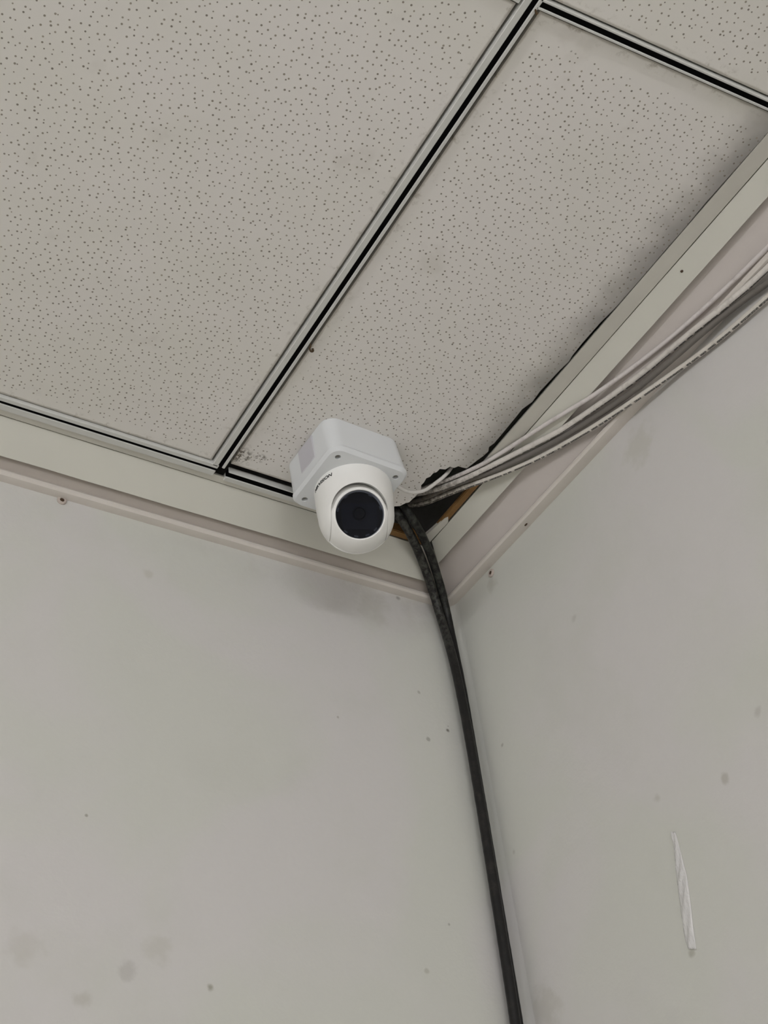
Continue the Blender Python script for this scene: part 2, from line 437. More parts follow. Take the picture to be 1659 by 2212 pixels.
# rail along the left wall, in two lengths that meet badly beside the main rail
rail('wall_rail', (X0+0.01, 0.9235), (TEE_X-0.001, 0.9215), -0.0098, -0.0018, 0.0018, 0.0072)
rail('wall_rail', (TEE_X+0.0125, 0.9235), (0.640, 0.9245), -0.0098, -0.0034, 0.0034, 0.0052, top=0.004)
for x in (-0.1505, -0.7505, -1.3505, -1.9505, -2.5505):
    rail('main_rail', (x, Y0+0.02), (x, 0.905), -0.0075, -0.0025, 0.0025, 0.0075)
for y in (0.3245, -0.27, -0.87, -1.47, -2.07, -2.67, -3.27):
    rail('cross_rail', (X0+0.02, y), (0.447, y), -0.0075, -0.0025, 0.0025, 0.0075)
    if y < 0: rail('cross_rail', (0.466, y), (0.7205, y), -0.0075, -0.0025, 0.0025, 0.0075)

# ------------------------------------------------------------------ cornices
# cross-sections as (coordinate towards the wall, height above the eye)
PL = dict(flange=[(0.9305, 0.9985), (0.9402, 0.9985)], cream=[(0.9416, 0.9990), (0.9550, 0.9838), (0.9680, 0.9700), (0.9692, 0.9712)],
          band=[(0.9692, 0.9752), (0.9760, 0.9705), (0.9800, 0.9642)],
          bead=[(0.9806, 0.9646), (0.9775, 0.9622), (0.9762, 0.9595), (0.9764, 0.9570), (0.9785, 0.9550), (0.9820, 0.9543), (0.9885, 0.9545)])
PR = dict(flange=[(0.7213, 0.9990), (0.7390, 0.9990)], cream=[(0.7404, 0.9994), (0.7500, 0.9918), (0.7585, 0.9850), (0.7597, 0.9866)],
          band=[(0.7597, 0.9960), (0.7665, 0.9905), (0.7750, 0.9803), (0.7865, 0.9640)],
          bead=[(0.7871, 0.9644), (0.7840, 0.9622), (0.7826, 0.9597), (0.7828, 0.9575), (0.7848, 0.9557), (0.7880, 0.9553), (0.7985, 0.9568)])
def cornice_strip(name, prof, side, s0, s1, mat, parent, wav=0.0, n=60, mitre=True, back=0.008):
    """prof swept along the wall; mitred at the corner; closed at the back so it has thickness"""
    bm = bmesh.new()
    pts = list(prof)
    # thickness: go back towards the wall / ceiling
    c0, c1 = pts[0], pts[-1]
    wall = (WY if side == 'L' else WX)
    loop = pts + [(min(c1[0]+0.002, wall), c1[1]+back*1.1), (c0[0]+back*0.35, c0[1]+back)]
    rings = []
    for k in range(n+1):
        ring = []
        for q, (c, z) in enumerate(loop):
            end = s1
            if mitre:     # corner end follows the diagonal, so both mouldings meet
                other = (c-WY+WX) if side == 'L' else (c-WX+WY)
                end = other
            s = s0+(end-s0)*k/n
            wz = wav*(math.sin(k*1.7+q)+math.sin(k*0.61+q*2))*0.5 if q < len(pts) else 0
            ring.append(bm.verts.new((s, c, S(z+wz)) if side == 'L' else (c, s, S(z+wz))))
        rings.append(ring)
    m = len(loop)
    for r0, r1 in zip(rings, rings[1:]):
        for q in range(m):
            q2 = (q+1) % m
            bm.faces.new((r0[q], r0[q2], r1[q2], r1[q]))
    bm.faces.new(rings[0]); bm.faces.new(rings[-1])
    o = from_bm(name, bm, mat, parent)
    auto_smooth(o, 28)
    return o
tl = empty('trim_1', (0.0, WY, S(0.955))); tag(tl, 'painted cornice along the left wall, wide cream strip over a bead', 'cornice', kind='structure')
cornice_strip('flange_strip', PL['flange'], 'L', X0, 0.655, M['flange'], tl, 0.0003, mitre=False, back=0.004)
cornice_strip('cream_strip', PL['cream'], 'L', X0, 0, M['cream'], tl, 0.0003, n=160)
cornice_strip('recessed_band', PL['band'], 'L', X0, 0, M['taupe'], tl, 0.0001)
cornice_strip('bead', PL['bead'], 'L', X0, 0, M['bead'], tl, 0.0001)
tr = empty('trim_2', (WX, 0.0, S(0.955))); tag(tr, 'painted cornice along the right wall, narrow cream strip over a broad band', 'cornice', kind='structure')
y_fl = on_z(1036, 1012).y
cornice_strip('flange_strip', PR['flange'], 'R', Y0, y_fl, M['flange'], tr, 0.0003, mitre=False, back=0.004)
cornice_strip('cream_strip', PR['cream'], 'R', Y0, 0, M['cream'], tr, 0.0003, n=160)
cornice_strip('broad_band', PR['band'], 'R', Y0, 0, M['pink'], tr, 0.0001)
cornice_strip('bead', PR['bead'], 'R', Y0, 0, M['bead'], tr, 0.0001)
# bare wood battens seen where the flange strips are broken away in the corner
bw = box('batten', 0.655, 0.7402, 0.9310, 0.9412, S(1.000), S(1.013), M['wood'], tl, 0.001)
bw2 = box('batten', 0.7305, 0.7392, y_fl-0.006, 0.905, S(1.000), S(1.005), M['wood'], tr, 0.001)
fr = [on_z(961, 1119), on_z(968, 1116), on_z(968, 1127), on_z(928, 1170), on_z(917, 1157), on_z(940, 1137)]
prism('flange_remnant', [(p.x, p.y) for p in fr], S(0.999), S(1.003), M['flange'], tr)

# ------------------------------------------------------------------ surface lookup for cables
def k_to_z(prof, k, wall):
    pts = [p for part in ('flange', 'cream', 'band', 'bead') for p in prof[part]]
    best = None
    for (c0, z0), (c1, z1) in zip(pts, pts[1:]):
        k0, k1 = c0/z0, c1/z1
        if min(k0, k1) <= k <= max(k0, k1) and abs(k1-k0) > 1e-9:
            t = (k-k0)/(k1-k0); z = z0+(z1-z0)*t
            best = z if best is None else min(best, z)
    if best is not None: return best
    if k < pts[0][0]/pts[0][1]: return 1.0
    return wall/k
def on_surf(px, py, clear=0.004):
    """point on the cornices / walls behind this pixel, lifted off by clear"""
    r = ray(px, py)
    zl = k_to_z(PL, r.y/r.z, WY) if r.y > 0 else 9
    zr = k_to_z(PR, r.x/r.z, WX)
    t = min(zl, zr)/r.z
    d = r.length
    t -= clear*1.35/d
    return Vector((r.x*t, r.y*t, CAM_Z+r.z*t))

# ------------------------------------------------------------------ security camera
BC = Vector((0.5765, 0.8470, CEIL))          # centre of the mounting box on the ceiling
PLATE = S(0.951)
sc = empty('security_camera', BC)
tag(sc, 'white eyeball security camera with dark round window on a square ceiling box', 'security camera')
def rrect(cx, cy, hx, hy, r, rot, seg=8):
    out = []
    for qx, qy, a0 in ((1, 1, 0), (-1, 1, 90), (-1, -1, 180), (1, -1, 270)):
        for k in range(seg+1):
            a = R_(a0+90*k/seg)
            x, y = qx*(hx-r)+r*math.cos(a), qy*(hy-r)+r*math.sin(a)
            out.append((cx+x*math.cos(rot)-y*math.sin(rot), cy+x*math.sin(rot)+y*math.cos(rot)))
    return out
ROT = R_(1.0)
def loft(name, secs, mat, parent):
    """secs = [(half, corner radius, z)] stacked"""
    bm = bmesh.new(); rings = []
    for h, r, z, *off in secs:
        ox, oy = off or (0, 0)
        rings.append([bm.verts.new((x+ox, y+oy, z)) for x, y in rrect(BC.x, BC.y, h, h, r, ROT)])
    n = len(rings[0])
    for a, b in zip(rings, rings[1:]):
        for k in range(n): bm.faces.new((a[k], a[(k+1) % n], b[(k+1) % n], b[k]))
    bm.faces.new(rings[0]); bm.faces.new(rings[-1])
    o = from_bm(name, bm, mat, parent); auto_smooth(o, 30); return o
jb = loft('junction_box', [(0.0468, 0.015, CEIL-0.0002, -0.0032, 0.0022), (0.0478, 0.014, PLATE+0.0066), (0.0458, 0.014, PLATE+0.0060)], M['box_white'], sc)
lid = loft('box_lid', [(0.0458, 0.014, PLATE+0.0062), (0.0482, 0.013, PLATE+0.0056), (0.0482, 0.013, PLATE+0.0040), (0.0458, 0.012, PLATE+0.0004), (0.0454, 0.012, PLATE)], M['box_white'], sc)
HP = 0.0355
holes = []
for qx, qy in ((-1, -1), (1, -1), (-1, 1), (1, 1)):
    x, y = qx*HP, qy*HP
    hx, hy = BC.x+x*math.cos(ROT)-y*math.sin(ROT), BC.y+x*math.sin(ROT)+y*math.cos(ROT)
    holes.append((hx, hy))
    bm = bmesh.new(); revolve(bm, [(0.0032, -0.002), (0.0032, 0.005)], Vector((hx, hy, PLATE)), seg=24)
    cutter = from_bm('cut', bm, M['hole'])
    boolean(lid, cutter)
auto_smooth(lid, 30)
for hx, hy in holes:
    bm = bmesh.new(); revolve(bm, [(0.0027, 0.0036), (0.0027, 0.0046)], Vector((hx, hy, PLATE)), seg=20)
    from_bm('screw', bm, M['hole'], lid, smooth=False)
# blanking cover of the side cable entry
bm = bmesh.new()
bm_box(bm, -0.0484, -0.0440, -0.0125, 0.0165, -0.0330, -0.0020)
for v_ in bm.verts: v_.co.x += -0.0032*(1+v_.co.z/0.0424)+0.0001
bmesh.ops.bevel(bm, geom=bm.edges[:], offset=0.0005, segments=1, affect='EDGES')
bmesh.ops.rotate(bm, verts=bm.verts, cent=(0, 0, 0), matrix=Matrix.Rotation(ROT, 3, 'Z'))
bmesh.ops.translate(bm, verts=bm.verts, vec=BC)
from_bm('entry_cover', bm, M['cover'], jb)

DC = Vector((0.5815, 0.8490, 0))             # dome axis
ZC = S(0.9150)                               # centre of the eyeball
RS = 0.0403
prof = [(0.0418, PLATE+0.0008), (0.0420, PLATE-0.003), (0.0418, PLATE-0.014), (0.0412, PLATE-0.026)]
for k in range(0, 15):
    a = math.pi/2*k/14*0.98
    prof.append((RS*math.cos(a), ZC-RS*math.sin(a)))
prof.append((0.0, ZC-RS))
prof = [(r, z) for r, z in prof]
bm = bmesh.new(); revolve(bm, prof, DC, seg=96)
shell = from_bm('shell', bm, M['camera_white'], sc)
EC = Vector((DC.x, DC.y, ZC))
aim = ((-EC+Vector((0, 0, CAM_Z))).normalized() + rgt*0.135 + upv*0.06).normalized()
horiz = Vector((aim.x, aim.y, 0)).normalized(); sidev = horiz.cross(Vector((0, 0, 1))).normalized()
# opening: a round mouth round the lens, open towards the bottom
OPEN = 0.0297
bm = bmesh.new()
u = sidev; v = aim.cross(u).normalized()
if v.z > 0: v = -v                           # v points down across the lens
outl = []
for k in range(25):
    a = math.pi*k/24
    outl.append((-math.cos(a)*OPEN, -math.sin(a)*OPEN-0.0036))
outl += [(OPEN, 0.055), (-OPEN, 0.055)]
A = [bm.verts.new(EC+u*x+v*y+aim*0.004) for x, y in outl]
B = [bm.verts.new(EC+u*x+v*y+aim*0.075) for x, y in outl]
for k in range(len(outl)):
    k2 = (k+1) % len(outl); bm.faces.new((A[k], A[k2], B[k2], B[k]))
bm.faces.new(A); bm.faces.new(B)
cutter = from_bm('cut', bm, M['camera_white'])
cutter.location = (0, 0, 0)
boolean(shell, cutter); auto_smooth(shell, 32)

RE = 0.0395
WR = 0.0272                                  # front ring
af = math.sqrt(RE*RE-WR*WR)
prof = []
a0 = math.asin(WR/RE)
for k in range(0, 29):
    a = math.pi - (math.pi-a0)*k/28
    prof.append((RE*math.sin(a) if k else 0.0, RE*math.cos(a)))
prof.insert(-1, ((RE*math.sin(a0+0.03)), RE*math.cos(a0+0.03)))
prof += [(WR-0.0009, af+0.0005), (0.0254, af+0.0003), (0.0250, af-0.0012), (0.0248, af-0.0060), (0.0, af-0.0060)]
v = aim.cross(sidev).normalized()
if v.z > 0: v = -v
bm = bmesh.new(); revolve(bm, prof, EC, aim, seg=96)
for v_ in bm.verts:            # relieved above the ring, full at the chin
    d_ = v_.co-EC
    cs = d_.normalized().dot(aim)
    if cs < math.cos(a0+0.045):
        upc = -d_.normalized().dot(v)
        s_ = min(1.0, max(0.0, (upc-0.05)/0.35)); s_ = s_*s_*(3-2*s_)
        v_.co = EC+d_*(1-0.12*s_)
eye = from_bm('eyeball', bm, M['camera_white'], sc); auto_smooth(eye, 30)
# window: black interior, lens, glass pane
bm = bmesh.new(); revolve(bm, [(0.0, af-0.0058), (0.0247, af-0.0058), (0.0247, af-0.0050), (0.0, af-0.0050)], EC, aim, seg=64)
back = from_bm('window_backing', bm, M['black'], eye)
u = rgt; u = (u-aim*u.dot(aim)).normalized(); v = aim.cross(u).normalized()
t = NT('dark_board'); m_board = t.out(srgb(24, 25, 33), 0.6, 0, 0.15)
bm = bmesh.new()
ol = [(-0.0185, -0.0075), (-0.0165, -0.0155), (0.0175, -0.0155), (0.0195, -0.0060), (0.0195, 0.0120), (-0.0185, 0.0115)]
A = [bm.verts.new(EC+aim*(af-0.0049)+u*x+v*y) for x, y in ol]; B = [bm.verts.new(EC+aim*(af-0.0040)+u*x+v*y) for x, y in ol]
bm.faces.new(A); bm.faces.new(B)
for k in range(len(ol)): bm.faces.new((A[k], A[(k+1) % len(ol)], B[(k+1) % len(ol)], B[k]))
from_bm('sensor_board', bm, m_board, eye)
bm = bmesh.new(); revolve(bm, [(0.0072, af-0.0042), (0.0072, af-0.0022), (0.0060, af-0.0022), (0.0056, af-0.0034), (0.0, af-0.0032)], EC+v*0.001, aim, seg=40)
from_bm('lens', bm, M['black'], eye, smooth=False)
# chrome clips glinting round the window
t = NT('clip_metal'); m_clip = t.out(srgb(92, 94, 98), 0.3, 0.8)
for a in (18, 60, 128, 168, 232, 262, 292, 318):
    a = R_(a); c = EC+aim*(af-0.0040)+(u*math.cos(a)+v*math.sin(a))*0.0228
    bm = bmesh.new(); bmesh.ops.create_cube(bm, size=1)
    e1 = (u*math.cos(a)+v*math.sin(a)); e2 = aim.cross(e1)
    for vv in bm.verts: vv.co = c+e1*vv.co.x*0.0016+e2*vv.co.y*0.0042+aim*vv.co.z*0.0010
    from_bm('clip', bm, m_clip, eye)
t = NT('window_glass')
tr_ = t.n('ShaderNodeBsdfTransparent'); gl = t.n('ShaderNodeBsdfGlossy'); gl.inputs['Roughness'].default_value = 0.04
tr_.inputs[0].default_value = (0.75, 0.77, 0.82, 1)
fz = t.n('ShaderNodeFresnel'); fz.inputs[0].default_value = 1.22
ms = t.n('ShaderNodeMixShader'); t.L.new(fz.outputs[0], ms.inputs[0]); t.L.new(tr_.outputs[0], ms.inputs[1]); t.L.new(gl.outputs[0], ms.inputs[2])
t.L.new(ms.outputs[0], t.t.nodes['Material Output'].inputs['Surface'])
bm = bmesh.new(); revolve(bm, [(0.0, af-0.0009), (0.0247, af-0.0009), (0.0247, af-0.0001), (0.0, af-0.0001)], EC, aim, seg=64)
from_bm('window_glass', bm, t.m, eye)

# lettering round the skirt of the shell
def lettering(txt, size, a_start, z_base, radius, mat, parent, name):
    cu = bpy.data.curves.new('txt', 'FONT'); cu.body = txt; cu.size = size; cu.extrude = 0; cu.offset = size*0.022
    cu.shear = 0.15; cu.space_character = 1.02; cu.resolution_u = 3
    o = bpy.data.objects.new('txt', cu); COL.objects.link(o)
    bpy.context.view_layer.update()
    me = bpy.data.meshes.new_from_object(o.evaluated_get(bpy.context.evaluated_depsgraph_get()))
    bpy.data.objects.remove(o)
    bm = bmesh.new(); bm.from_mesh(me); bpy.data.meshes.remove(me)
    bmesh.ops.subdivide_edges(bm, edges=[e for e in bm.edges if e.calc_length() > size*0.3], cuts=2)
    for v_ in bm.verts:
        s, h = v_.co.x*1.12, v_.co.y
        a = a_start + s/radius
        v_.co = Vector((DC.x+radius*math.cos(a), DC.y+radius*math.sin(a), z_base+h))
    ex = bmesh.ops.extrude_face_region(bm, geom=bm.faces[:])
    for v_ in [g for g in ex['geom'] if isinstance(g, bmesh.types.BMVert)]:
        d = Vector((v_.co.x-DC.x, v_.co.y-DC.y, 0)).normalized(); v_.co += d*0.00025
    return from_bm(name, bm, mat, parent)
lettering('HIKVISION', 0.0058, R_(164), PLATE-0.0088, 0.0419, M['print'], shell, 'lettering')

# ------------------------------------------------------------------ cables
def cable_mat(name, col, rough=0.5, dusty=0.3, printed=False, dustcol=(120, 108, 96), phase=0.0, spec=0.4, near=(0.08, 0.19, (92, 82, 68))):
    t = NT(name); p = t.pos()
    n1 = t.ramp(t.noise(p, 90, 4, 0.7), 0.48, 0.72)
    base = t.mix(t.math('MULTIPLY', n1, dusty), srgb(*col), srgb(*dustcol))
    uq = t.n('ShaderNodeUVMap', uv_map='cable'); sq = t.n('ShaderNodeSeparateXYZ'); t.L.new(uq.outputs[0], sq.inputs[0])
    lay = t.math('MULTIPLY', t.ramp(sq.outputs[0], near[0], near[1], 1, 0), t.ramp(t.noise(p, 140, 4, 0.75), 0.40, 0.62))
    base = t.mix(t.math('MULTIPLY', lay, 0.8), base, srgb(*near[2]))
    if printed:
        uvn = t.n('ShaderNodeUVMap', uv_map='cable'); su = t.n('ShaderNodeSeparateXYZ'); t.L.new(uvn.outputs[0], su.inputs[0])
        band = t.math('ABSOLUTE', t.math('SUBTRACT', t.math('FRACT', t.math('ADD', su.outputs[1], 0.5+phase)), 0.5))
        band = t.ramp(band, 0.055, 0.075, 1, 0)
        cv = t.n('ShaderNodeCombineXYZ'); t.set(cv, 0, su.outputs[0])
        word = t.ramp(t.noise(cv.outputs[0], 160, 2), 0.42, 0.46)
        cv2 = t.n('ShaderNodeCombineXYZ'); t.set(cv2, 0, su.outputs[0]); t.set(cv2, 1, t.math('MULTIPLY', su.outputs[1], 0.03))
        let = t.ramp(t.noise(cv2.outputs[0], 900, 1), 0.36, 0.42)
        base = t.mix(t.math('MULTIPLY', t.math('MULTIPLY', band, word), t.math('MULTIPLY', let, 0.9)), base, srgb(40, 38, 36))
    t.bump(t.noise(p, 200, 3), 0.2, 0.001)
    return t.out(base, rough, 0, spec)
m_white = cable_mat('white_pvc_dusty', (214, 207, 203), 0.5, 0.25)
m_white2 = cable_mat('white_pvc_printed', (214, 208, 200), 0.5, 0.3, True, phase=0.0)
m_white3 = cable_mat('white_pvc_printed_low', (212, 206, 196), 0.5, 0.2, True, phase=0.08)
m_grey = cable_mat('grey_pvc', (112, 107, 101), 0.5, 0.15, dustcol=(90, 84, 76))
m_black = cable_mat('black_rubber_dusty', (30, 29, 28), 0.42, 0.3, dustcol=(66, 62, 57), spec=0.25, near=(0.18, 0.30, (78, 78, 72)))
m_black2 = cable_mat('black_rubber', (26, 25, 24), 0.42, 0.3, dustcol=(52, 48, 44), spec=0.25, near=(0.16, 0.24, (64, 66, 60)))
def hole_start(px, py, z): return on_z(px, py, z)

CABLES = []                      # name, points, radius, material, segments, label, group
g = 'cables slung along the right cornice'
def run(name, px, rad, mat, label, clear, start, extra=None):
    pts = [hole_start(*s) for s in start] + [on_surf(x, y, clear) for x, y in px]
    if extra: pts += extra
    CABLES.append([name, pts, rad, mat, 12, label, g])
def beyond(px0, px1, clear):
    a, b = on_surf(*px0, clear), on_surf(*px1, clear)
    d = (b-a).normalized()
    out = [b+d*0.08]
    out[0].x = min(out[0].x, WX-0.010)
    for k in range(1, 9):        # on along the wall, out of view
        out.append(Vector((min(b.x, WX-0.012), out[0].y-0.35*k, out[0].z-0.004*k)))
    return out
c1 = [(1004, 1031), (1063, 992), (1130, 947), (1195, 906), (1259, 868), (1330, 822), (1400, 769), (1451, 729), (1507, 683), (1563, 628), (1610, 587), (1659, 541)]
run('white_cable', c1, 0.0024, m_white, 'thin white cable uppermost of the bundle along the right cornice', 0.0032, [(866, 1070, 1.06), (912, 1062, 1.026), (955, 1046, 1.006)], beyond((1600, 597), (1659, 541), 0.0032))
c2 = [(1000, 1036), (1040, 1015), (1085, 996), (1130, 972), (1171, 950), (1244, 907), (1320, 857), (1400, 800), (1436, 768), (1472, 738), (1520, 701), (1563, 664), (1610, 625), (1659, 584)]
run('white_cable', c2, 0.0033, m_white2, 'thicker dusty white cable just above the grey cable along right cornice', 0.0048, [(866, 1080, 1.06), (910, 1070, 1.026), (952, 1053, 1.005)], beyond((1600, 634), (1659, 584), 0.0048))
c3 = [(1010, 1038), (1037, 1029), (1085, 1011), (1146, 982), (1220, 941), (1317, 882), (1400, 822), (1445, 783), (1508, 724), (1545, 692), (1581, 661), (1659, 610)]
run('grey_cable', c3, 0.0032, m_grey, 'dark grey cable slung between white cables along the right cornice', 0.0062, [(866, 1086, 1.05), (915, 1077, 1.022), (960, 1056, 1.003)], beyond((1600, 650), (1659, 610), 0.0062))
c4 = [(1010, 1044), (1055, 1034), (1109, 1013), (1170, 986), (1230, 954), (1300, 912), (1354, 876), (1400, 845), (1427, 824), (1472, 794), (1527, 756), (1590, 702), (1659, 641)]
run('white_cable', c4, 0.0030, m_white3, 'lowest white cable with dark printing, hanging below the grey cable', 0.0068, [(860, 1092, 1.05), (912, 1083, 1.022), (965, 1061, 1.002)], beyond((1590, 702), (1659, 641), 0.0068))

# lead of the security camera curling up into the broken corner
lead = [on_z(846, 1042, 0.985), on_z(862, 1053, 0.986), on_z(877, 1061, 0.986), on_z(893, 1064, 0.986), on_z(908, 1062, 0.987), on_z(922, 1057, 0.988), on_z(943, 1042, 0.992), on_z(957, 1031, 0.998), on_z(967, 1021, 1.004), on_z(976, 1008, 1.016), on_z(980, 995, 1.04)]
CABLES.append(['camera_lead', lead, 0.0021, cable_mat('white_lead', (218, 214, 208), 0.5, 0.15, near=(0.0, 0.001, (200, 190, 180))), 10,
               'short thin white lead looping from the security camera into the ceiling hole', None])

# two thick black cables coming out of the hole and down the corner
def corner_pt(z, dx, dy): return Vector((WX-dx, WY-dy, S(z)))
def lowpt(px, py, dx, dy):
    r = ray(px, py)
    # plane through the corner diagonal, facing the viewer
    t = ((WX-dx)*r.x+(WY-dy)*r.y)/(r.x*r.x+r.y*r.y)
    return Vector((r.x*t, r.y*t, CAM_Z+r.z*t))
ka = [on_z(820, 1085, 1.05), on_z(842, 1084, 1.02)] + [on_surf(x, y, 0.006) for x, y in ((861, 1104), (876, 1132), (894, 1165), (910, 1200), (922, 1238), (932, 1273), (944, 1310))]
kb = [on_z(836, 1070, 1.05), on_z(858, 1080, 1.02)] + [on_surf(x, y, 0.009) for x, y in ((878, 1102), (898, 1129), (917, 1161), (932, 1198), (943, 1234), (952, 1268), (961, 1302))]
mid = [(1330, 951, 964), (1360, 962, 971), (1400, 974, 980.5), (1450, 986, 991), (1500, 996, 1000.5), (1550, 1006, 1009), (1600, 1015, 1017), (1700, 1032, 1033), (1800, 1049, 1049.5), (1900, 1065, 1065), (2000, 1081, 1081), (2100, 1097, 1097), (2212, 1115, 1115), (2500, 1161, 1161)]
ka += [lowpt(a, y, 0.016, 0.016) for y, a, b in mid]
kb += [lowpt(b, y, 0.0075 if y > 1400 else 0.011, 0.0075 if y > 1400 else 0.011) for y, a, b in mid]
for lst in (ka, kb):             # and on down to the floor
    q = lst[-1]
    for z in (1.0, 0.75, 0.5, 0.25, 0.02): lst.append(Vector((q.x, q.y, z)))
gb = 'black cables in the corner'
CABLES.append(['black_cable', ka, 0.0053, m_black, 16, 'thick black cable, outer one in front, running down the wall corner', gb])
CABLES.append(['black_cable', kb, 0.0050, m_black2, 16, 'second black cable behind the outer one, on its right where they leave the ceiling hole', gb])

# let the cables rest beside one another and on the cornices, none passing through another
def resample(pts, step=0.005):
    P = np.array([tuple(p) for p in smooth_path(pts, 12)])
    d = np.r_[0, np.cumsum(np.linalg.norm(np.diff(P, axis=0), axis=1))]
    t = np.linspace(0, d[-1], max(8, int(d[-1]/step)))
    return np.stack([np.interp(t, d, P[:, k]) for k in range(3)], 1)
def push_off(Q, ci, prof, r, y_stop=None):
    # keep points r clear of a cornice section (room side = lower coordinate, lower height)
    pts = prof['flange'] + prof['cream'][:-1] + prof['band'][1:-1] + prof['bead'][1:]
    A = Q[:, [ci, 2]].copy(); A[:, 1] -= CAM_Z
    best = np.full(len(A), 1e9); sd = np.full(len(A), 1e9); N = np.zeros_like(A)
    for a, b in zip(pts, pts[1:]):
        a, b = np.array(a), np.array(b); e = b-a; L2 = e@e
        if L2 < 1e-10: continue
        n = np.array((e[1], -e[0]))/math.sqrt(L2)
        if n.sum() > 0: n = -n
        t = np.clip(((A-a)@e)/L2, 0, 1); w = A-(a+t[:, None]*e); dist = np.linalg.norm(w, axis=1)
        side = np.where(w@n >= 0, 1.0, -1.0)
        new = dist < best-1e-9
        dirn = np.where((dist > 1e-5)[:, None], w/np.maximum(dist, 1e-9)[:, None]*side[:, None], n)
        best = np.where(new, dist, best); sd = np.where(new, dist*side, sd); N = np.where(new[:, None], dirn, N)
    on = (A[:, 1] < 0.9985) & (sd < r) & (sd > -0.02)
    if y_stop is not None: on &= (Q[:, 1] < y_stop) | (A[:, 1] < 0.985)
    mv = np.where(on, r-sd, 0)[:, None]*N
    Q[:, ci] += mv[:, 0]; Q[:, 2] += mv[:, 1]
paths = [resample(c[1]) for c in CABLES]
GAP = 0.0007
EYE = np.array((0, 0, CAM_Z))
for it in range(140):
    for i in range(len(paths)):
        for j in range(i+1, len(paths)):
            a, b = paths[i], paths[j]
            need = CABLES[i][2]+CABLES[j][2]+GAP
            lo, hi = np.maximum(a.min(0), b.min(0))-need, np.minimum(a.max(0), b.max(0))+need
            ia = np.where(((a >= lo) & (a <= hi)).all(1))[0]; ib = np.where(((b >= lo) & (b <= hi)).all(1))[0]
            if not len(ia) or not len(ib): continue
            D = a[ia][:, None]-b[ib][None]; d = np.linalg.norm(D, axis=2)
            for rows, X, Y, sg, ax in ((ia, a, b, 1, 1), (ib, b, a, -1, 0)):
                k = d.argmin(ax); dm = d.min(ax); hit = dm < need
                V = (D[np.arange(len(rows)), k] if ax == 1 else D[k, np.arange(len(rows))])*sg
                V = V/np.maximum(dm, 1e-6)[:, None]
                los = X[rows]-EYE; los /= np.linalg.norm(los, axis=1)[:, None]
                V = V-1.3*sg*los*(1 if CABLES[j][0] != 'camera_lead' else -1)   # the first of two cables lies in front
                V /= np.linalg.norm(V, axis=1)[:, None]
                if (CABLES[i] if X is a else CABLES[j])[0] == 'camera_lead': continue
                X[rows[hit]] += V[hit]*((need-dm[hit])*0.5)[:, None]
    for c, Q in zip(CABLES, paths):
        if it < 125 and c[0] != 'camera_lead':
            sm = Q.copy(); sm[1:-1] = Q[1:-1]*0.7+(Q[:-2]+Q[2:])*0.15
            Q[1:-1] = sm[1:-1]
        r = c[2]+GAP
        if c[0] != 'camera_lead':
            push_off(Q, 0, PR, r, y_fl); push_off(Q, 1, PL, r, None)
        low = Q[:, 2] < S(0.962)
        Q[low, 0] = np.minimum(Q[low, 0], WX-r); Q[low, 1] = np.minimum(Q[low, 1], WY-r)
        w2 = Q[:, :2]-np.array((WX-FR, WY-FR)); rad_ = np.linalg.norm(w2, axis=1)
        cor = low & (w2 > 0).all(1) & (rad_ > FR-r)
        Q[cor, :2] = np.array((WX-FR, WY-FR))+w2[cor]/rad_[cor][:, None]*(FR-r)
for (name, _, rad, mat, seg, label, grp), Q in zip(CABLES, paths):
    o = tube(name, [Vector(q) for q in Q], rad, mat, seg=seg, n=0, jitter=0.02)
    tag(o, label, 'cable', grp)

# ------------------------------------------------------------------ clear tape stuck on the right wall
t = NT('clear_tape')
p = t.pos()
t.bump(t.noise(t.scaled(p, (1, 1, 0.5)), 190, 4, 0.6, 0.8), 0.9, 0.002)
m_tape = t.out(srgb(212, 210, 207), 0.08, 0, 1.0)
t.p.inputs['Coat Weight'].default_value = 0.6; t.p.inputs['Coat Roughness'].default_value = 0.04
L_ = [(1450, 1797), (1456, 1830), (1459, 1862), (1461, 1885), (1463, 1903), (1466, 1928), (1470, 1958), (1475, 1995), (1480, 2028), (1487, 2050)]
R2 = [(1459, 1797), (1466, 1820), (1473, 1848), (1478, 1868), (1484, 1890), (1488, 1920), (1492, 1950), (1496, 1990), (1501, 2025), (1505, 2051)]
bm = bmesh.new(); rows = []
rt = random.Random(3)
NR, NC = 46, 8
for i in range(NR+1):
    f = i/NR*(len(L_)-1); j = min(int(f), len(L_)-2); w_ = f-j
    a = [L_[j][q]*(1-w_)+L_[j+1][q]*w_ for q in (0, 1)]; b = [R2[j][q]*(1-w_)+R2[j+1][q]*w_ for q in (0, 1)]
    row = []
    for k in range(NC+1):
        s = k/NC
        q = on_x(a[0]*(1-s)+b[0]*s, a[1]*(1-s)+b[1]*s, WX)
        lift = 0.0004+(0.0007*(math.sin(i*0.55+k*0.9)+1)+rt.uniform(0, 0.0006))*math.sin(math.pi*min(1, max(0, s)))**0.5
        row.append(bm.verts.new(q+Vector((-lift, 0, 0))))
    rows.append(row)
for r0, r1 in zip(rows, rows[1:]):
    for k in range(NC): bm.faces.new((r0[k], r0[k+1], r1[k+1], r1[k]))
ex = bmesh.ops.extrude_face_region(bm, geom=bm.faces[:])
for v_ in [g_ for g_ in ex['geom'] if isinstance(g_, bmesh.types.BMVert)]: v_.co.x = WX-0.0001
o = from_bm('tape_strip', bm, m_tape, smooth=True); tag(o, 'narrow wrinkled strip of shiny clear tape stuck on the right wall', 'tape')

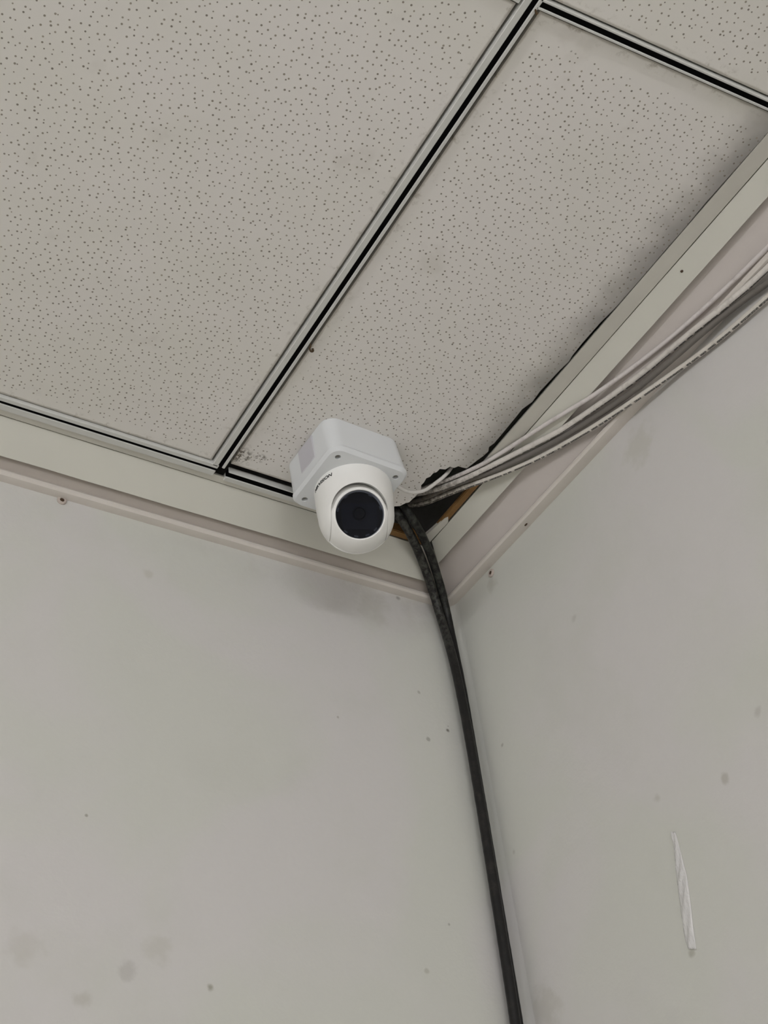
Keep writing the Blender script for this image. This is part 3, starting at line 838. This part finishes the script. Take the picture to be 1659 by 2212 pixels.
# ------------------------------------------------------------------ fixings and dust
def plug(c, nrm, r, label):
    e = empty('wall_plug', c); tag(e, label, 'wall plug')
    bm = bmesh.new(); revolve(bm, [(r, -0.0005), (r, 0.0012), (r*0.85, 0.002), (r*0.5, 0.0021), (r*0.45, 0.001), (0, 0.001)], c, nrm, seg=20)
    from_bm('collar', bm, M['plug'], e)
    bm = bmesh.new(); revolve(bm, [(r*0.44, 0.0008), (r*0.40, 0.0017), (0, 0.0019)], c+nrm*0.0002, nrm, seg=14)
    from_bm('screw_head', bm, M['rust'], e)
plug(on_y(133, 1082, WY), Vector((0, -1, 0)), 0.0052, 'small round wall plug under the left cornice bead')
plug(on_x(1062, 1238, WX), Vector((-1, 0, 0)), 0.0050, 'small round wall plug under the right cornice bead')
# nail hole in the right bead
q = on_surf(1136, 1133, 0.0)
bm = bmesh.new(); bmesh.ops.create_icosphere(bm, subdivisions=2, radius=0.0024); bmesh.ops.scale(bm, vec=(0.5, 1.1, 0.6), verts=bm.verts); bmesh.ops.translate(bm, verts=bm.verts, vec=q)
o = from_bm('nail_head', bm, M['rust'], None, True); tag(o, 'rusty nail head in the right cornice bead', 'nail')
q = on_surf(1473, 586, 0.0)
bm = bmesh.new(); bmesh.ops.create_icosphere(bm, subdivisions=2, radius=0.0018); bmesh.ops.scale(bm, vec=(0.9, 0.9, 0.6), verts=bm.verts); bmesh.ops.translate(bm, verts=bm.verts, vec=q)
o = from_bm('nail_head', bm, M['rust'], None, True); tag(o, 'dark nail head in the cream strip of the right cornice', 'nail')
# curl of cobweb dust beside the main rail
pts = [on_z(668, 736, 1.0)+Vector((0, 0, 0.001)), on_z(670, 743, 0.997), on_z(671, 748, 0.994), on_z(669, 753, 0.992), on_z(672, 759, 0.991), on_z(676, 758, 0.992), on_z(675, 753, 0.993)]
o = tube('dust_curl', pts, lambda s: 0.0006+0.0007*s, M['dust'], seg=8); tag(o, 'brown curl of dust hanging beside the main ceiling rail', 'dust')
pts = [on_z(1154, 8, 1.0), on_z(1156, 18, 0.997), on_z(1158, 27, 0.995), on_z(1161, 31, 0.994)]
o = tube('dust_curl', pts, lambda s: 0.0005+0.0008*s, M['dust'], seg=8); tag(o, 'dust wisp at the crossing of two ceiling rails, top of photo', 'dust')

# ------------------------------------------------------------------ tube lamps, unseen, added to light the room
t = NT('added_lamp_glow')
em = t.n('ShaderNodeEmission'); em.inputs[0].default_value = (0.975, 0.985, 1.05, 1); em.inputs[1].default_value = 38.0*LAMP_POWER
t.L.new(em.outputs[0], t.t.nodes['Material Output'].inputs['Surface'])
def added_lamp(x, y, label, along='x', L=1.2, drop=0.62):
    e = empty('added_tube_lamp', (x, y, CEIL-drop)); tag(e, label, 'lamp', 'unseen tube lamps added for light')
    def q(a, b, z): return Vector((x+a, y+b, CEIL-drop+z)) if along == 'x' else Vector((x+b, y+a, CEIL-drop+z))
    a0, a1 = q(-L/2, -0.03, 0.02), q(L/2, 0.03, 0.05)
    box('lamp_body', min(a0.x, a1.x), max(a0.x, a1.x), min(a0.y, a1.y), max(a0.y, a1.y), a0.z, a1.z, M['tube_frame'], e, 0.004)
    ax = Vector((1, 0, 0)) if along == 'x' else Vector((0, 1, 0))
    bm = bmesh.new(); revolve(bm, [(0.017, -L/2+0.03), (0.017, L/2-0.03)], q(0, 0, -0.01), ax, seg=16)
    from_bm('lamp_glass', bm, t.m, e, True)
    for s in (-1, 1):
        c = q(s*(L/2-0.015), 0, 0)
        box('lamp_holder', c.x-0.014, c.x+0.014, c.y-0.014, c.y+0.014, c.z-0.03, c.z+0.02, M['tube_frame'], e)
        c = q(s*0.4, 0, 0)
        bm = bmesh.new(); revolve(bm, [(0.004, 0.05), (0.004, drop-0.004)], c, seg=10); from_bm('hanger', bm, M['tube_frame'], e)
added_lamp(-0.45, -2.1, 'unseen suspended tube lamp added behind the viewer', 'x')
added_lamp(-2.0, -0.6, 'unseen suspended tube lamp added on the far left of the room', 'y')
added_lamp(-2.0, -2.6, 'unseen suspended tube lamp added in the far corner to soften the light', 'y')
